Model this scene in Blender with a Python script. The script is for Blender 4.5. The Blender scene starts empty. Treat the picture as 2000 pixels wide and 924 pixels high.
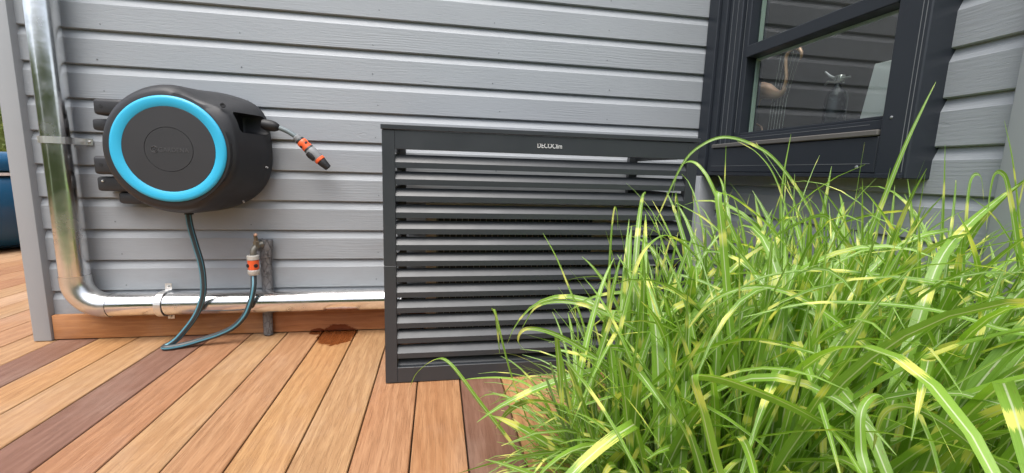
import bpy, bmesh, math, random
from mathutils import Vector, Matrix

# ------------------------------------------------------------------ camera, world, sun, exposure
scene = bpy.context.scene
C = scene.collection
R = math.radians

cam_data = bpy.data.cameras.new('camera')
cam = bpy.data.objects.new('camera', cam_data)
C.objects.link(cam)
cam_data.sensor_fit = 'HORIZONTAL'
cam_data.sensor_width = 36.0
cam_data.lens = 839.31 / 2000 * 36
cam_data.clip_start = 0.02
cam_data.clip_end = 500
rt = Vector((0.9854187726, -0.1677539161, 0.0284335407))
up = Vector((-0.0028270264, 0.1509462732, 0.9885379257))
fw = Vector((0.1701230452, 0.9742042118, -0.1482710465))
m3 = Matrix((rt, up, -fw)).transposed()
cam.matrix_world = Matrix.Translation((0, -2.01007, 0.74480)) @ m3.to_4x4()
scene.camera = cam

SUN_EL, SUN_AZ = R(66), R(205)      # azimuth measured clockwise from +Y: the sun stands behind the camera, to its left
world = bpy.data.worlds.new('World')
scene.world = world
world.use_nodes = True
nt = world.node_tree
nt.nodes.clear()
wo = nt.nodes.new('ShaderNodeOutputWorld')
bg = nt.nodes.new('ShaderNodeBackground')
sky = nt.nodes.new('ShaderNodeTexSky')
sky.sky_type = 'NISHITA'
sky.sun_disc = False
sky.sun_elevation = SUN_EL
sky.sun_rotation = SUN_AZ
sky.air_density = 1.0
sky.dust_density = 4.0
sky.ozone_density = 1.0
hs = nt.nodes.new('ShaderNodeHueSaturation')
hs.inputs['Saturation'].default_value = 0.55     # thin bright cloud: paler than a clear sky
bg.inputs['Strength'].default_value = 0.15
nt.links.new(sky.outputs[0], hs.inputs['Color'])
nt.links.new(hs.outputs[0], bg.inputs['Color'])
nt.links.new(bg.outputs[0], wo.inputs['Surface'])

sun_data = bpy.data.lights.new('sun', 'SUN')
sun_data.energy = 1.5
sun_data.angle = R(45)
sun_data.color = (1.0, 0.975, 0.94)
sun = bpy.data.objects.new('sun', sun_data)
C.objects.link(sun)
sd = Vector((math.sin(SUN_AZ) * math.cos(SUN_EL), math.cos(SUN_AZ) * math.cos(SUN_EL), math.sin(SUN_EL)))
sun.rotation_euler = sd.to_track_quat('Z', 'Y').to_euler()
sun.location = sd * 20

vs = scene.view_settings
vs.view_transform = 'Standard'
vs.look = 'None'
vs.gamma = 1.0
vs.use_curve_mapping = False
vs.exposure = 1.1

random.seed(7)
rnd = random.random
def ru(a, b): return a + (b - a) * random.random()

# ------------------------------------------------------------------ helpers
def link(name, mesh, mat=None, parent=None, loc=None, smooth=None):
    o = bpy.data.objects.new(name, mesh)
    C.objects.link(o)
    if mat is not None and mesh is not None:
        mats = mat if isinstance(mat, (list, tuple)) else [mat]
        if len(mesh.materials) == 0:
            for m in mats: mesh.materials.append(m)
    if parent is not None: o.parent = parent
    if loc is not None: o.location = loc
    if smooth: smooth_by_angle(mesh, smooth)
    return o

def tag(o, label=None, cat=None, group=None, kind=None):
    if label: o['label'] = label
    if cat: o['category'] = cat
    if group: o['group'] = group
    if kind: o['kind'] = kind
    return o

def thing(name, label, cat, loc=(0, 0, 0), group=None):
    o = bpy.data.objects.new(name, None)
    o.empty_display_size = 0.05
    C.objects.link(o)
    o.location = loc
    return tag(o, label, cat, group)

def smooth_by_angle(mesh, deg=40):
    bm = bmesh.new(); bm.from_mesh(mesh)
    lim = R(deg)
    for f in bm.faces: f.smooth = True
    for e in bm.edges:
        if len(e.link_faces) == 2: e.smooth = e.calc_face_angle(0) < lim
    bm.to_mesh(mesh); bm.free()

class MB:
    """collects shapes; build() links them as one mesh object"""
    def __init__(self): self.v = []; self.f = []; self.mi = []
    def add(self, vs, fs, mi=0):
        n = len(self.v)
        self.v += [tuple(p) for p in vs]
        self.f += [tuple(i + n for i in f) for f in fs]
        self.mi += [mi] * len(fs)
        return self
    def box(self, x0, x1, y0, y1, z0, z1, mi=0, bevel=0.0, seg=1):
        bm = bmesh.new()
        bmesh.ops.create_cube(bm, size=1)
        for v in bm.verts:
            v.co = ((x0 + x1) / 2 + v.co.x * (x1 - x0), (y0 + y1) / 2 + v.co.y * (y1 - y0), (z0 + z1) / 2 + v.co.z * (z1 - z0))
        if bevel: bmesh.ops.bevel(bm, geom=bm.edges[:], offset=bevel, segments=seg, affect='EDGES', profile=0.5)
        return self.from_bm(bm, mi)
    def from_bm(self, bm, mi=0):
        bm.verts.index_update()
        self.add([v.co[:] for v in bm.verts], [[v.index for v in f.verts] for f in bm.faces], mi)
        bm.free()
        return self
    def prism(self, prof, a0, a1, axis='x', mi=0):
        """prof = list of (p,q); axis x: (y,z) profile, y: (x,z) profile, z: (x,y)"""
        n = len(prof)
        def P(a, p, q): return {'x': (a, p, q), 'y': (p, a, q), 'z': (p, q, a)}[axis]
        vs = [P(a0, *p) for p in prof] + [P(a1, *p) for p in prof]
        fs = [(i, (i + 1) % n, n + (i + 1) % n, n + i) for i in range(n)]
        fs += [tuple(range(n))[::-1], tuple(range(n, 2 * n))]
        return self.add(vs, fs, mi)
    def lathe(self, prof, origin=(0, 0, 0), axis=(0, 0, 1), seg=32, mi=0, cap=True):
        """prof = [(r, t)] along axis"""
        ax = Vector(axis).normalized()
        u = ax.orthogonal().normalized(); w = ax.cross(u)
        o = Vector(origin); vs = []; fs = []
        for r, t in prof:
            for k in range(seg):
                a = 2 * math.pi * k / seg
                vs.append(o + ax * t + (u * math.cos(a) + w * math.sin(a)) * r)
        for i in range(len(prof) - 1):
            for k in range(seg):
                k2 = (k + 1) % seg
                fs.append((i * seg + k, i * seg + k2, (i + 1) * seg + k2, (i + 1) * seg + k))
        if cap:
            if prof[0][0] > 1e-5: fs.append(tuple(range(seg))[::-1])
            if prof[-1][0] > 1e-5: fs.append(tuple(range((len(prof) - 1) * seg, len(prof) * seg)))
        return self.add(vs, fs, mi)
    def tube(self, pts, rad, seg=12, mi=0, cap=True, a0=None):
        pts = [Vector(p) for p in pts]; n = len(pts)
        rads = rad if isinstance(rad, (list, tuple)) else [rad] * n
        t0 = (pts[1] - pts[0]).normalized()
        u = Vector(a0) if a0 else t0.orthogonal()
        u = (u - t0 * u.dot(t0)).normalized()
        vs = []; fs = []
        for i in range(n):
            t = (pts[min(i + 1, n - 1)] - pts[max(i - 1, 0)]).normalized()
            u = (u - t * u.dot(t)).normalized(); w = t.cross(u)
            for k in range(seg):
                a = 2 * math.pi * k / seg
                vs.append(pts[i] + (u * math.cos(a) + w * math.sin(a)) * rads[i])
        for i in range(n - 1):
            for k in range(seg):
                k2 = (k + 1) % seg
                fs.append((i * seg + k, i * seg + k2, (i + 1) * seg + k2, (i + 1) * seg + k))
        if cap: fs += [tuple(range(seg))[::-1], tuple(range((n - 1) * seg, n * seg))]
        return self.add(vs, fs, mi)
    def mesh(self, name, fix=True):
        me = bpy.data.meshes.new(name)
        me.from_pydata(self.v, [], self.f)
        if any(self.mi): me.polygons.foreach_set('material_index', self.mi)
        if fix:
            bm = bmesh.new(); bm.from_mesh(me)
            bmesh.ops.recalc_face_normals(bm, faces=bm.faces)
            bm.to_mesh(me); bm.free()
        me.update()
        return me
    def build(self, name, mat, parent=None, smooth=None, loc=None):
        return link(name, self.mesh(name), mat, parent, loc, smooth)

def catmull(P, per=8):
    P = [Vector(p) for p in P]
    Q = [P[0] * 2 - P[1]] + P + [P[-1] * 2 - P[-2]]
    out = []
    for i in range(1, len(Q) - 2):
        a, b, c, d = Q[i - 1], Q[i], Q[i + 1], Q[i + 2]
        for k in range(per):
            t = k / per
            out.append(0.5 * ((2 * b) + (c - a) * t + (2 * a - 5 * b + 4 * c - d) * t * t + (3 * b - a - 3 * c + d) * t ** 3))
    out.append(P[-1])
    return out

def text_mesh(body, size, extrude, name):
    cu = bpy.data.curves.new(name, 'FONT')
    cu.body = body; cu.size = size; cu.extrude = extrude; cu.resolution_u = 3
    ob = bpy.data.objects.new(name, cu); C.objects.link(ob)
    dg = bpy.context.evaluated_depsgraph_get(); dg.update()
    me = bpy.data.meshes.new_from_object(ob.evaluated_get(dg))
    bpy.data.objects.remove(ob); bpy.data.curves.remove(cu)
    return me

# ------------------------------------------------------------------ materials
class NT:
    def __init__(self, name):
        self.m = bpy.data.materials.new(name); self.m.use_nodes = True
        self.t = self.m.node_tree; self.t.nodes.clear()
        self.out = self.n('ShaderNodeOutputMaterial')
    def n(self, typ, **kw):
        nd = self.t.nodes.new(typ)
        for k, v in kw.items(): setattr(nd, k, v)
        return nd
    def l(self, a, b): self.t.links.new(a, b)
    def sock(self, s, v):
        if hasattr(v, 'is_output') or isinstance(v, bpy.types.NodeSocket): self.l(v, s)
        else: s.default_value = v
    def math(self, op, a, b=None, c=None, clamp=False):
        nd = self.n('ShaderNodeMath', operation=op); nd.use_clamp = clamp
        self.sock(nd.inputs[0], a)
        if b is not None: self.sock(nd.inputs[1], b)
        if c is not None: self.sock(nd.inputs[2], c)
        return nd.outputs[0]
    def mix(self, fac, a, b, blend='MIX'):
        nd = self.n('ShaderNodeMix', data_type='RGBA', blend_type=blend)
        self.sock(nd.inputs[0], fac)
        for s, v in ((nd.inputs[6], a), (nd.inputs[7], b)):
            if isinstance(v, (int, float)): v = (v, v, v)
            if isinstance(v, tuple): v = (*v[:3], 1)
            self.sock(s, v)
        return nd.outputs[2]
    def ramp(self, fac, stops):
        nd = self.n('ShaderNodeValToRGB')
        el = nd.color_ramp.elements
        while len(el) < len(stops): el.new(0.5)
        for e, (p, c) in zip(el, stops):
            e.position = p; e.color = (*c, 1) if isinstance(c, tuple) else (c, c, c, 1)
        self.sock(nd.inputs[0], fac)
        return nd.outputs[0]
    def noise(self, vec, scale, detail=4, rough=0.55, dist=0.0):
        nd = self.n('ShaderNodeTexNoise')
        self.sock(nd.inputs['Vector'], vec)
        nd.inputs['Scale'].default_value = scale; nd.inputs['Detail'].default_value = detail
        nd.inputs['Roughness'].default_value = rough; nd.inputs['Distortion'].default_value = dist
        return nd.outputs[0]
    def mapping(self, vec, scale=(1, 1, 1), loc=(0, 0, 0)):
        nd = self.n('ShaderNodeMapping')
        self.sock(nd.inputs['Vector'], vec)
        nd.inputs['Scale'].default_value = scale
        self.sock(nd.inputs['Location'], loc)
        return nd.outputs[0]
    def coords(self, per_object=True):
        """object coordinates, shifted by a random amount for each object"""
        tc = self.n('ShaderNodeTexCoord').outputs['Object']
        if not per_object: return tc
        oi = self.n('ShaderNodeObjectInfo').outputs['Random']
        cb = self.n('ShaderNodeCombineXYZ')
        self.l(self.math('MULTIPLY', oi, 37.0), cb.inputs[0]); self.l(self.math('MULTIPLY', oi, 91.0), cb.inputs[1]); self.l(self.math('MULTIPLY', oi, 53.0), cb.inputs[2])
        va = self.n('ShaderNodeVectorMath', operation='ADD')
        self.l(tc, va.inputs[0]); self.l(cb.outputs[0], va.inputs[1])
        return va.outputs[0]
    def bump(self, h, strength=0.3, dist=0.01, normal=None):
        nd = self.n('ShaderNodeBump')
        nd.inputs['Strength'].default_value = strength; nd.inputs['Distance'].default_value = dist
        self.l(h, nd.inputs['Height'])
        if normal is not None: self.l(normal, nd.inputs['Normal'])
        return nd.outputs[0]
    def pbr(self, color, rough=0.5, metal=0.0, normal=None, spec=0.5, coat=None):
        p = self.n('ShaderNodeBsdfPrincipled')
        if isinstance(color, tuple): color = (*color[:3], 1)
        self.sock(p.inputs['Base Color'], color)
        self.sock(p.inputs['Roughness'], rough); self.sock(p.inputs['Metallic'], metal)
        p.inputs['Specular IOR Level'].default_value = spec
        if normal is not None: self.l(normal, p.inputs['Normal'])
        self.p = p
        return p
    def done(self, shader): self.l(shader, self.out.inputs['Surface']); return self.m

def simple(name, col, rough=0.5, metal=0.0, var=0.12, scale=30, bump=0.0, spec=0.5):
    """plain material with faint mottling and uneven gloss"""
    t = NT(name); v = t.coords()
    n = t.noise(v, scale, 5); n2 = t.noise(v, scale * 0.23, 3)
    c = t.mix(t.math('MULTIPLY', n2, 1.0), tuple(x * (1 - var) for x in col), tuple(min(1, x * (1 + var)) for x in col))
    r = t.math('ADD', t.math('MULTIPLY', t.math('SUBTRACT', n, 0.5), 0.25), rough, clamp=True)
    nm = t.bump(t.noise(v, scale * 14, 2), bump, 0.001) if bump else None
    return t.done(t.pbr(c, r, metal, nm, spec).outputs[0])

def siding_mat(name, col):
    t = NT(name); v = t.coords()
    fine = t.noise(t.mapping(v, (22, 60, 210)), 1.0, 7, 0.62, 0.6)
    sw = t.n('ShaderNodeTexWave', wave_type='BANDS', bands_direction='Z')
    t.l(t.mapping(v, (0.55, 1, 5.2)), sw.inputs['Vector'])
    sw.inputs['Scale'].default_value = 5.0; sw.inputs['Distortion'].default_value = 11.0
    sw.inputs['Detail'].default_value = 2.5; sw.inputs['Detail Scale'].default_value = 0.9
    mask = t.ramp(t.noise(t.mapping(v, (1.3, 1, 9)), 1.0, 2), [(0.45, 0.0), (0.7, 1.0)])
    rings = t.math('MULTIPLY', sw.outputs[1], mask)
    dents = t.ramp(t.noise(t.mapping(v, (16, 30, 60)), 1.0, 2), [(0.69, 0.0), (0.76, 1.0)])
    h = t.math('SUBTRACT', t.math('ADD', fine, t.math('MULTIPLY', rings, 0.38)), t.math('MULTIPLY', dents, 0.5))
    nm = t.bump(h, 0.42, 0.0020)
    blot = t.noise(t.mapping(v, (2.5, 6, 6)), 1.0, 4)
    c = t.mix(blot, tuple(x * 0.9 for x in col), tuple(x * 1.08 for x in col))
    c = t.mix(t.math('MULTIPLY', t.ramp(fine, [(0.25, 1.0), (0.42, 0.0)]), 0.16), c, tuple(x * 0.62 for x in col))
    # grime low on the wall, with a shape of its own
    pos = t.n('ShaderNodeNewGeometry').outputs['Position']
    gr = t.ramp(t.noise(t.mapping(pos, (5, 5, 11)), 1.0, 5, 0.6), [(0.5, 0.0), (0.72, 1.0)])
    sx = t.n('ShaderNodeSeparateXYZ'); t.l(pos, sx.inputs[0])
    low = t.ramp(sx.outputs[2], [(0.0, 1.0), (0.75, 0.0)])
    c = t.mix(t.math('MULTIPLY', t.math('MULTIPLY', gr, low), 0.3), c, (0.17, 0.145, 0.125))
    r = t.math('ADD', t.math('MULTIPLY', fine, 0.3), 0.36)
    return t.done(t.pbr(c, r, 0, nm, 0.5).outputs[0])

def wood_mat(name, tint=None, axis='y'):
    """oiled hardwood; the object's own colour tints each board"""
    t = NT(name); v = t.coords()
    S = (lambda a, b: (a, b, a)) if axis == 'y' else (lambda a, b: (b, a, a))
    oi = t.n('ShaderNodeObjectInfo')
    base = oi.outputs['Color']
    warp = t.noise(t.mapping(v, S(4.0, 0.9)), 1.0, 3, 0.5, 0.6)
    wv = t.n('ShaderNodeTexWave', wave_type='BANDS', bands_direction='X' if axis == 'y' else 'Z')
    t.l(t.mapping(v, S(1.0, 0.16)), wv.inputs['Vector'])
    wv.inputs['Scale'].default_value = 9.0; wv.inputs['Distortion'].default_value = 14.0
    wv.inputs['Detail'].default_value = 4.0; wv.inputs['Detail Scale'].default_value = 1.3; wv.inputs['Detail Roughness'].default_value = 0.6
    fib = t.noise(t.mapping(v, S(230, 4.0)), 1.0, 7, 0.72, 0.5)
    pores = t.ramp(t.noise(t.mapping(v, S(480, 12)), 1.0, 3, 0.6), [(0.36, 1.0), (0.47, 0.0)])
    dk = t.mix(1.0, base, (0.70, 0.62, 0.57), 'MULTIPLY'); lt = t.mix(1.0, base, (1.14, 1.18, 1.22), 'MULTIPLY')
    c = t.mix(t.ramp(wv.outputs[1], [(0.1, 0.0), (0.9, 1.0)]), dk, lt)
    c = t.mix(0.58, c, base)
    c = t.mix(t.math('MULTIPLY', t.ramp(fib, [(0.36, 1.0), (0.58, 0.0)]), 0.62), c, dk)
    c = t.mix(t.math('MULTIPLY', t.ramp(warp, [(0.45, 0.0), (0.75, 1.0)]), 0.35), c, t.mix(1.0, base, (0.95, 0.70, 0.52), 'MULTIPLY'))
    c = t.mix(t.math('MULTIPLY', pores, 0.35), c, t.mix(1.0, base, (0.38, 0.28, 0.22), 'MULTIPLY'))
    # dusty scuffs
    pos = t.n('ShaderNodeNewGeometry').outputs['Position']
    sc = t.ramp(t.noise(t.mapping(pos, (3.1, 2.0, 3)), 1.0, 5, 0.62), [(0.5, 0.0), (0.75, 1.0)])
    c = t.mix(t.math('MULTIPLY', sc, 0.16), c, (0.55, 0.46, 0.38))
    # the wet patch below the tap
    sx = t.n('ShaderNodeSeparateXYZ'); t.l(pos, sx.inputs[0])
    def sq(o, c0, s): d = t.math('DIVIDE', t.math('SUBTRACT', o, c0), s); return t.math('MULTIPLY', d, d)
    e1 = t.math('ADD', t.math('ADD', sq(sx.outputs[0], -0.442, 0.092), sq(sx.outputs[1], -0.075, 0.118)), sq(sx.outputs[2], 0.0, 0.045))
    e2 = t.math('ADD', sq(sx.outputs[0], -0.535, 0.042), sq(sx.outputs[1], -0.028, 0.030))
    e2 = t.math('ADD', e2, sq(sx.outputs[2], 0.0, 0.02))
    e = t.math('MINIMUM', e1, e2)
    nz = t.math('MULTIPLY', t.math('SUBTRACT', t.noise(pos, 26, 4, 0.6), 0.5), 1.2)
    wet = t.ramp(t.math('ADD', e, nz), [(0.72, 1.0), (0.97, 0.0)])
    c = t.mix(wet, c, t.mix(1.0, c, (0.40, 0.22, 0.14), 'MULTIPLY'))
    r = t.mix(wet, t.math('ADD', t.math('MULTIPLY', fib, 0.25), 0.44), 0.12)
    h = t.math('SUBTRACT', t.math('ADD', fib, t.math('MULTIPLY', wv.outputs[1], 0.3)), t.math('MULTIPLY', pores, 0.8))
    nm = t.bump(h, 0.5, 0.0011)
    return t.done(t.pbr(c, r, 0, nm, 0.4).outputs[0])

def metal_pipe_mat(name, rough, col=(0.80, 0.80, 0.80), bump=0.12):
    t = NT(name); v = t.coords()
    n = t.noise(v, 7, 5, 0.6); sm = t.noise(t.mapping(v, (60, 60, 3)), 1.0, 4)
    c = t.mix(t.ramp(n, [(0.4, 0.0), (0.75, 1.0)]), col, tuple(x * 0.74 for x in col))
    r = t.math('ADD', t.math('MULTIPLY', t.ramp(n, [(0.45, 0.0), (0.8, 1.0)]), 0.2), rough)
    r = t.math('ADD', r, t.math('MULTIPLY', sm, 0.05))
    nm = t.bump(t.noise(v, 9, 3), bump, 0.01)
    return t.done(t.pbr(c, r, 1.0, nm).outputs[0])

def leaf_mat(name):
    t = NT(name)
    uv = t.n('ShaderNodeUVMap', uv_map='blade').outputs[0]
    sx = t.n('ShaderNodeSeparateXYZ'); t.l(uv, sx.inputs[0])
    u, vv = sx.outputs[0], sx.outputs[1]
    rn = t.n('ShaderNodeAttribute', attribute_name='tone').outputs['Fac']
    cb = t.n('ShaderNodeCombineXYZ')
    t.l(t.math('MULTIPLY', u, 0.02), cb.inputs[0]); t.l(vv, cb.inputs[1]); t.l(t.math('MULTIPLY', rn, 60.0), cb.inputs[2])
    q = cb.outputs[0]
    base = t.mix(rn, (0.055, 0.145, 0.013), (0.195, 0.365, 0.032))
    base = t.mix(t.math('MULTIPLY', t.noise(q, 12, 3), 0.7), base, (0.240, 0.405, 0.048))
    # fine long veins
    cv = t.n('ShaderNodeCombineXYZ'); t.l(t.math('MULTIPLY', u, 26.0), cv.inputs[0]); t.l(t.math('MULTIPLY', vv, 6.0), cv.inputs[1]); t.l(t.math('MULTIPLY', rn, 33.0), cv.inputs[2])
    vein = t.noise(cv.outputs[0], 1.0, 2)
    base = t.mix(t.math('MULTIPLY', t.ramp(vein, [(0.4, 0.0), (0.65, 1.0)]), 0.45), base, (0.23, 0.38, 0.07))
    # zebra bands: ragged cream-yellow crossbars
    ragged = t.math('MULTIPLY', t.math('SUBTRACT', t.noise(cv.outputs[0], 0.8, 3), 0.5), 0.05)
    cb2 = t.n('ShaderNodeCombineXYZ'); t.l(vv, cb2.inputs[0]); t.l(t.math('MULTIPLY', rn, 80.0), cb2.inputs[1])
    wob = t.noise(cb2.outputs[0], 3.5, 1)
    ph = t.math('FRACT', t.math('ADD', t.math('ADD', t.math('MULTIPLY', t.math('ADD', vv, ragged), 6.2), t.math('MULTIPLY', rn, 17.0)), t.math('MULTIPLY', wob, 1.6)))
    dd = t.math('ABSOLUTE', t.math('SUBTRACT', ph, 0.5))
    band = t.math('MULTIPLY', t.ramp(dd, [(0.095, 1.0), (0.118, 0.0)]), t.ramp(t.noise(cb2.outputs[0], 6.0, 1), [(0.45, 0.0), (0.52, 1.0)]))
    c = t.mix(t.math('MULTIPLY', band, 0.9), base, (0.66, 0.66, 0.16))
    # pale midrib
    d = t.math('ABSOLUTE', t.math('SUBTRACT', u, 0.5))
    c = t.mix(t.math('MULTIPLY', t.ramp(d, [(0.035, 1.0), (0.07, 0.0)]), 0.75), c, (0.55, 0.60, 0.42))
    # brown spots and dry tips
    spot = t.ramp(t.noise(t.mapping(q, (900, 55, 1)), 1.0, 1), [(0.755, 0.0), (0.785, 1.0)])
    c = t.mix(spot, c, (0.20, 0.085, 0.03))
    bs = t.pbr(c, 0.36, 0, t.bump(vein, 0.25, 0.002), 0.5)
    tr = t.n('ShaderNodeBsdfTranslucent')
    t.l(t.mix(1.0, c, (1.5, 1.55, 0.7), 'MULTIPLY'), tr.inputs['Color'])
    mx = t.n('ShaderNodeMixShader'); mx.inputs[0].default_value = 0.34
    t.l(bs.outputs[0], mx.inputs[1]); t.l(tr.outputs[0], mx.inputs[2])
    return t.done(mx.outputs[0])

def foliage_mat(name, a, b):
    t = NT(name); oi = t.n('ShaderNodeNewGeometry').outputs['Random Per Island']
    c = t.mix(oi, a, b)
    bs = t.pbr(c, 0.5, 0, None, 0.4)
    tr = t.n('ShaderNodeBsdfTranslucent'); t.l(c, tr.inputs['Color'])
    mx = t.n('ShaderNodeMixShader'); mx.inputs[0].default_value = 0.35
    t.l(bs.outputs[0], mx.inputs[1]); t.l(tr.outputs[0], mx.inputs[2])
    return t.done(mx.outputs[0])

def glass_mat(name):
    t = NT(name)
    fr = t.n('ShaderNodeFresnel'); fr.inputs['IOR'].default_value = 1.95      # two panes of double glazing in one sheet
    tp = t.n('ShaderNodeBsdfTransparent'); tp.inputs['Color'].default_value = (0.90, 0.94, 0.92, 1)
    gl = t.n('ShaderNodeBsdfGlossy'); gl.inputs['Roughness'].default_value = 0.012
    gl.inputs['Color'].default_value = (1, 1, 1, 1)
    mx = t.n('ShaderNodeMixShader')
    bf = t.n('ShaderNodeNewGeometry').outputs['Backfacing']
    t.l(t.math('MULTIPLY', fr.outputs[0], t.math('SUBTRACT', 1.0, bf)), mx.inputs[0]); t.l(tp.outputs[0], mx.inputs[1]); t.l(gl.outputs[0], mx.inputs[2])
    return t.done(mx.outputs[0])

M = {}
M['siding'] = siding_mat('grey painted timber', (0.284, 0.305, 0.326))
M['trim'] = simple('grey painted trim', (0.315, 0.333, 0.352), 0.5, var=0.05, scale=14, bump=0.12)
M['wood'] = wood_mat('oiled hardwood')
M['wood_x'] = wood_mat('oiled hardwood lengthwise', axis='x')
M['pipe'] = metal_pipe_mat('polished steel pipe', 0.14, (0.86, 0.86, 0.86))
M['elbow'] = metal_pipe_mat('brushed steel elbow', 0.26, (0.78, 0.78, 0.77))
M['clip'] = metal_pipe_mat('zinc clip', 0.36, (0.84, 0.83, 0.81))
M['plastic'] = simple('charcoal plastic', (0.024, 0.0245, 0.027), 0.48, var=0.12, scale=22, bump=0.25, spec=0.4)
M['plastic_face'] = simple('charcoal cover plastic', (0.030, 0.0305, 0.033), 0.56, var=0.08, scale=12, bump=0.15, spec=0.4)
M['black'] = simple('black rubber', (0.010, 0.010, 0.011), 0.55, var=0.2)
M['blue'] = simple('sky blue plastic', (0.028, 0.38, 0.60), 0.42, var=0.05, scale=10)
M['orange'] = simple('orange plastic', (0.78, 0.115, 0.030), 0.4, var=0.05)
M['grey_plastic'] = simple('grey plastic', (0.20, 0.205, 0.21), 0.45, var=0.06)
M['white_plastic'] = simple('off white plastic', (0.50, 0.48, 0.43), 0.45, var=0.12, scale=90)
M['hose'] = simple('dark hose rubber', (0.034, 0.040, 0.042), 0.38, var=0.15, scale=60)
M['stripe'] = simple('teal hose stripe', (0.07, 0.22, 0.28), 0.38, var=0.1)
M['tail'] = simple('grey hose rubber', (0.13, 0.16, 0.17), 0.4, var=0.1)
M['brass'] = simple('dull brass', (0.22, 0.18, 0.125), 0.42, 0.7, var=0.25, scale=160)
M['old_metal'] = simple('tarnished tap metal', (0.22, 0.21, 0.18), 0.5, 0.7, var=0.35, scale=120, bump=0.4)
M['screen'] = simple('anthracite powder coat', (0.031, 0.035, 0.040), 0.36, var=0.08, scale=9, bump=0.08, spec=0.5)
M['frame'] = simple('anthracite window aluminium', (0.022, 0.0265, 0.034), 0.40, var=0.08, scale=11, bump=0.05, spec=0.35)
M['bead'] = simple('pale seal line', (0.16, 0.17, 0.18), 0.5)
M['dust'] = simple('dusty drip rail', (0.10, 0.095, 0.088), 0.75, var=0.25, scale=40, bump=0.2)
M['glass'] = glass_mat('window glass')
M['leaf'] = leaf_mat('zebra grass blade')
M['culm'] = simple('grass culm', (0.12, 0.19, 0.05), 0.5, var=0.3, scale=40)
M['white'] = simple('lit wall through letters', (0.62, 0.62, 0.62), 0.5, var=0.02)  # tone of the lit wall strip seen through the cut letters
M['opening_shade'] = simple('shade in openings', (0.006, 0.006, 0.007), 0.5)  # shade seen through letters and in a screw hole, as a colour
M['emboss'] = simple('embossed plastic', (0.062, 0.062, 0.065), 0.45)
M['ac_white'] = simple('beige enamel', (0.55, 0.49, 0.41), 0.4, var=0.06, scale=12)
M['ac_dark'] = simple('dark grille', (0.015, 0.015, 0.016), 0.5)
M['wire'] = simple('grille wire', (0.22, 0.22, 0.21), 0.45)
M['copper'] = simple('bronze figure', (0.66, 0.40, 0.27), 0.34, 0.35, var=0.35, scale=18)
M['bronze_dark'] = simple('dark bronze', (0.08, 0.05, 0.035), 0.35, 0.6, var=0.3, scale=18)
M['steel'] = simple('bright steel', (0.62, 0.62, 0.60), 0.3, 0.7)
M['bottle'] = simple('dark steel cylinder', (0.022, 0.024, 0.028), 0.25, 0.3)
M['panel'] = simple('white door panel', (0.84, 0.87, 0.86), 0.5, var=0.03)
M['picture'] = simple('tan frame', (0.45, 0.32, 0.2), 0.5)
M['spacer'] = simple('pale green glazing spacer', (0.42, 0.50, 0.44), 0.4)
M['room'] = simple('room walls darkened for shade', (0.016, 0.015, 0.015), 0.8)  # near-black so the walls carry the shade of the unlit interior
M['tub'] = simple('glossy blue shell', (0.004, 0.060, 0.135), 0.22, var=0.06, scale=6)
M['tub_white'] = simple('white rim', (0.8, 0.8, 0.8), 0.35, var=0.03)
M['hedge'] = foliage_mat('hedge leaves', (0.06, 0.11, 0.025), (0.30, 0.34, 0.10))
M['lawn'] = simple('lawn', (0.10, 0.15, 0.05), 0.9, var=0.4, scale=6, bump=0.5)
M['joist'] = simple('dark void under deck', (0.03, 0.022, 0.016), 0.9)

def tape_mat():
    t = NT('wrinkled grey pipe tape'); v = t.coords()
    vo = t.n('ShaderNodeTexVoronoi', feature='DISTANCE_TO_EDGE'); t.l(t.mapping(v, (1, 1, 0.6)), vo.inputs['Vector']); vo.inputs['Scale'].default_value = 55
    n = t.noise(v, 60, 5, 0.65)
    crack = t.ramp(t.math('ADD', vo.outputs[0], t.math('MULTIPLY', n, 0.05)), [(0.03, 0.0), (0.09, 1.0)])
    c = t.mix(n, (0.10, 0.10, 0.105), (0.24, 0.24, 0.245))
    c = t.mix(t.math('MULTIPLY', t.math('SUBTRACT', 1.0, crack), 0.5), c, (0.04, 0.038, 0.036))
    nm = t.bump(t.math('ADD', crack, n), 0.9, 0.004)
    return t.done(t.pbr(c, 0.5, 0.25, nm).outputs[0])
M['tape'] = tape_mat()

# ------------------------------------------------------------------ ground, deck
lawn = MB().add([(-90, -90, -.16), (90, -90, -.16), (90, 90, -.16), (-90, 90, -.16)], [(0, 1, 2, 3)]).build('lawn', M['lawn'])
tag(lawn, kind='structure')
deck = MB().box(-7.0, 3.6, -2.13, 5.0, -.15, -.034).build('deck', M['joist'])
tag(deck, kind='structure')
PITCH, GAP = 0.149, 0.0045
X0 = -0.0697
def plank_mesh(y0, y1, name='deck_plank'):
    w, c, th = (PITCH - GAP) / 2, 0.0022, 0.026
    prof = [(-w, -th), (w, -th), (w, -c), (w - c, 0), (-w + c, 0), (-w, -c)]
    return MB().prism(prof, y0, y1, 'y').mesh(name)
pm_wall = plank_mesh(-2.15, -0.004)
pm_far = plank_mesh(-2.15, 4.95)
pm_wing = plank_mesh(-2.15, -1.28)
TAN, ORG, RED, DRK, PNK = (0.365, 0.216, 0.104), (0.380, 0.214, 0.092), (0.318, 0.163, 0.082), (0.185, 0.097, 0.064), (0.352, 0.193, 0.096)
LIGHT = (0.42, 0.255, 0.14)
tones = {-13: TAN, -12: PNK, -11: PNK, -10: TAN, -9: DRK, -8: ORG, -7: TAN, -6: (0.190, 0.098, 0.066), -5: RED, -4: TAN, -3: PNK, -2: ORG, -1: TAN, 0: (0.350, 0.186, 0.094), 1: (0.340, 0.178, 0.084), 2: DRK, 3: ORG, 4: TAN}
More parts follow.
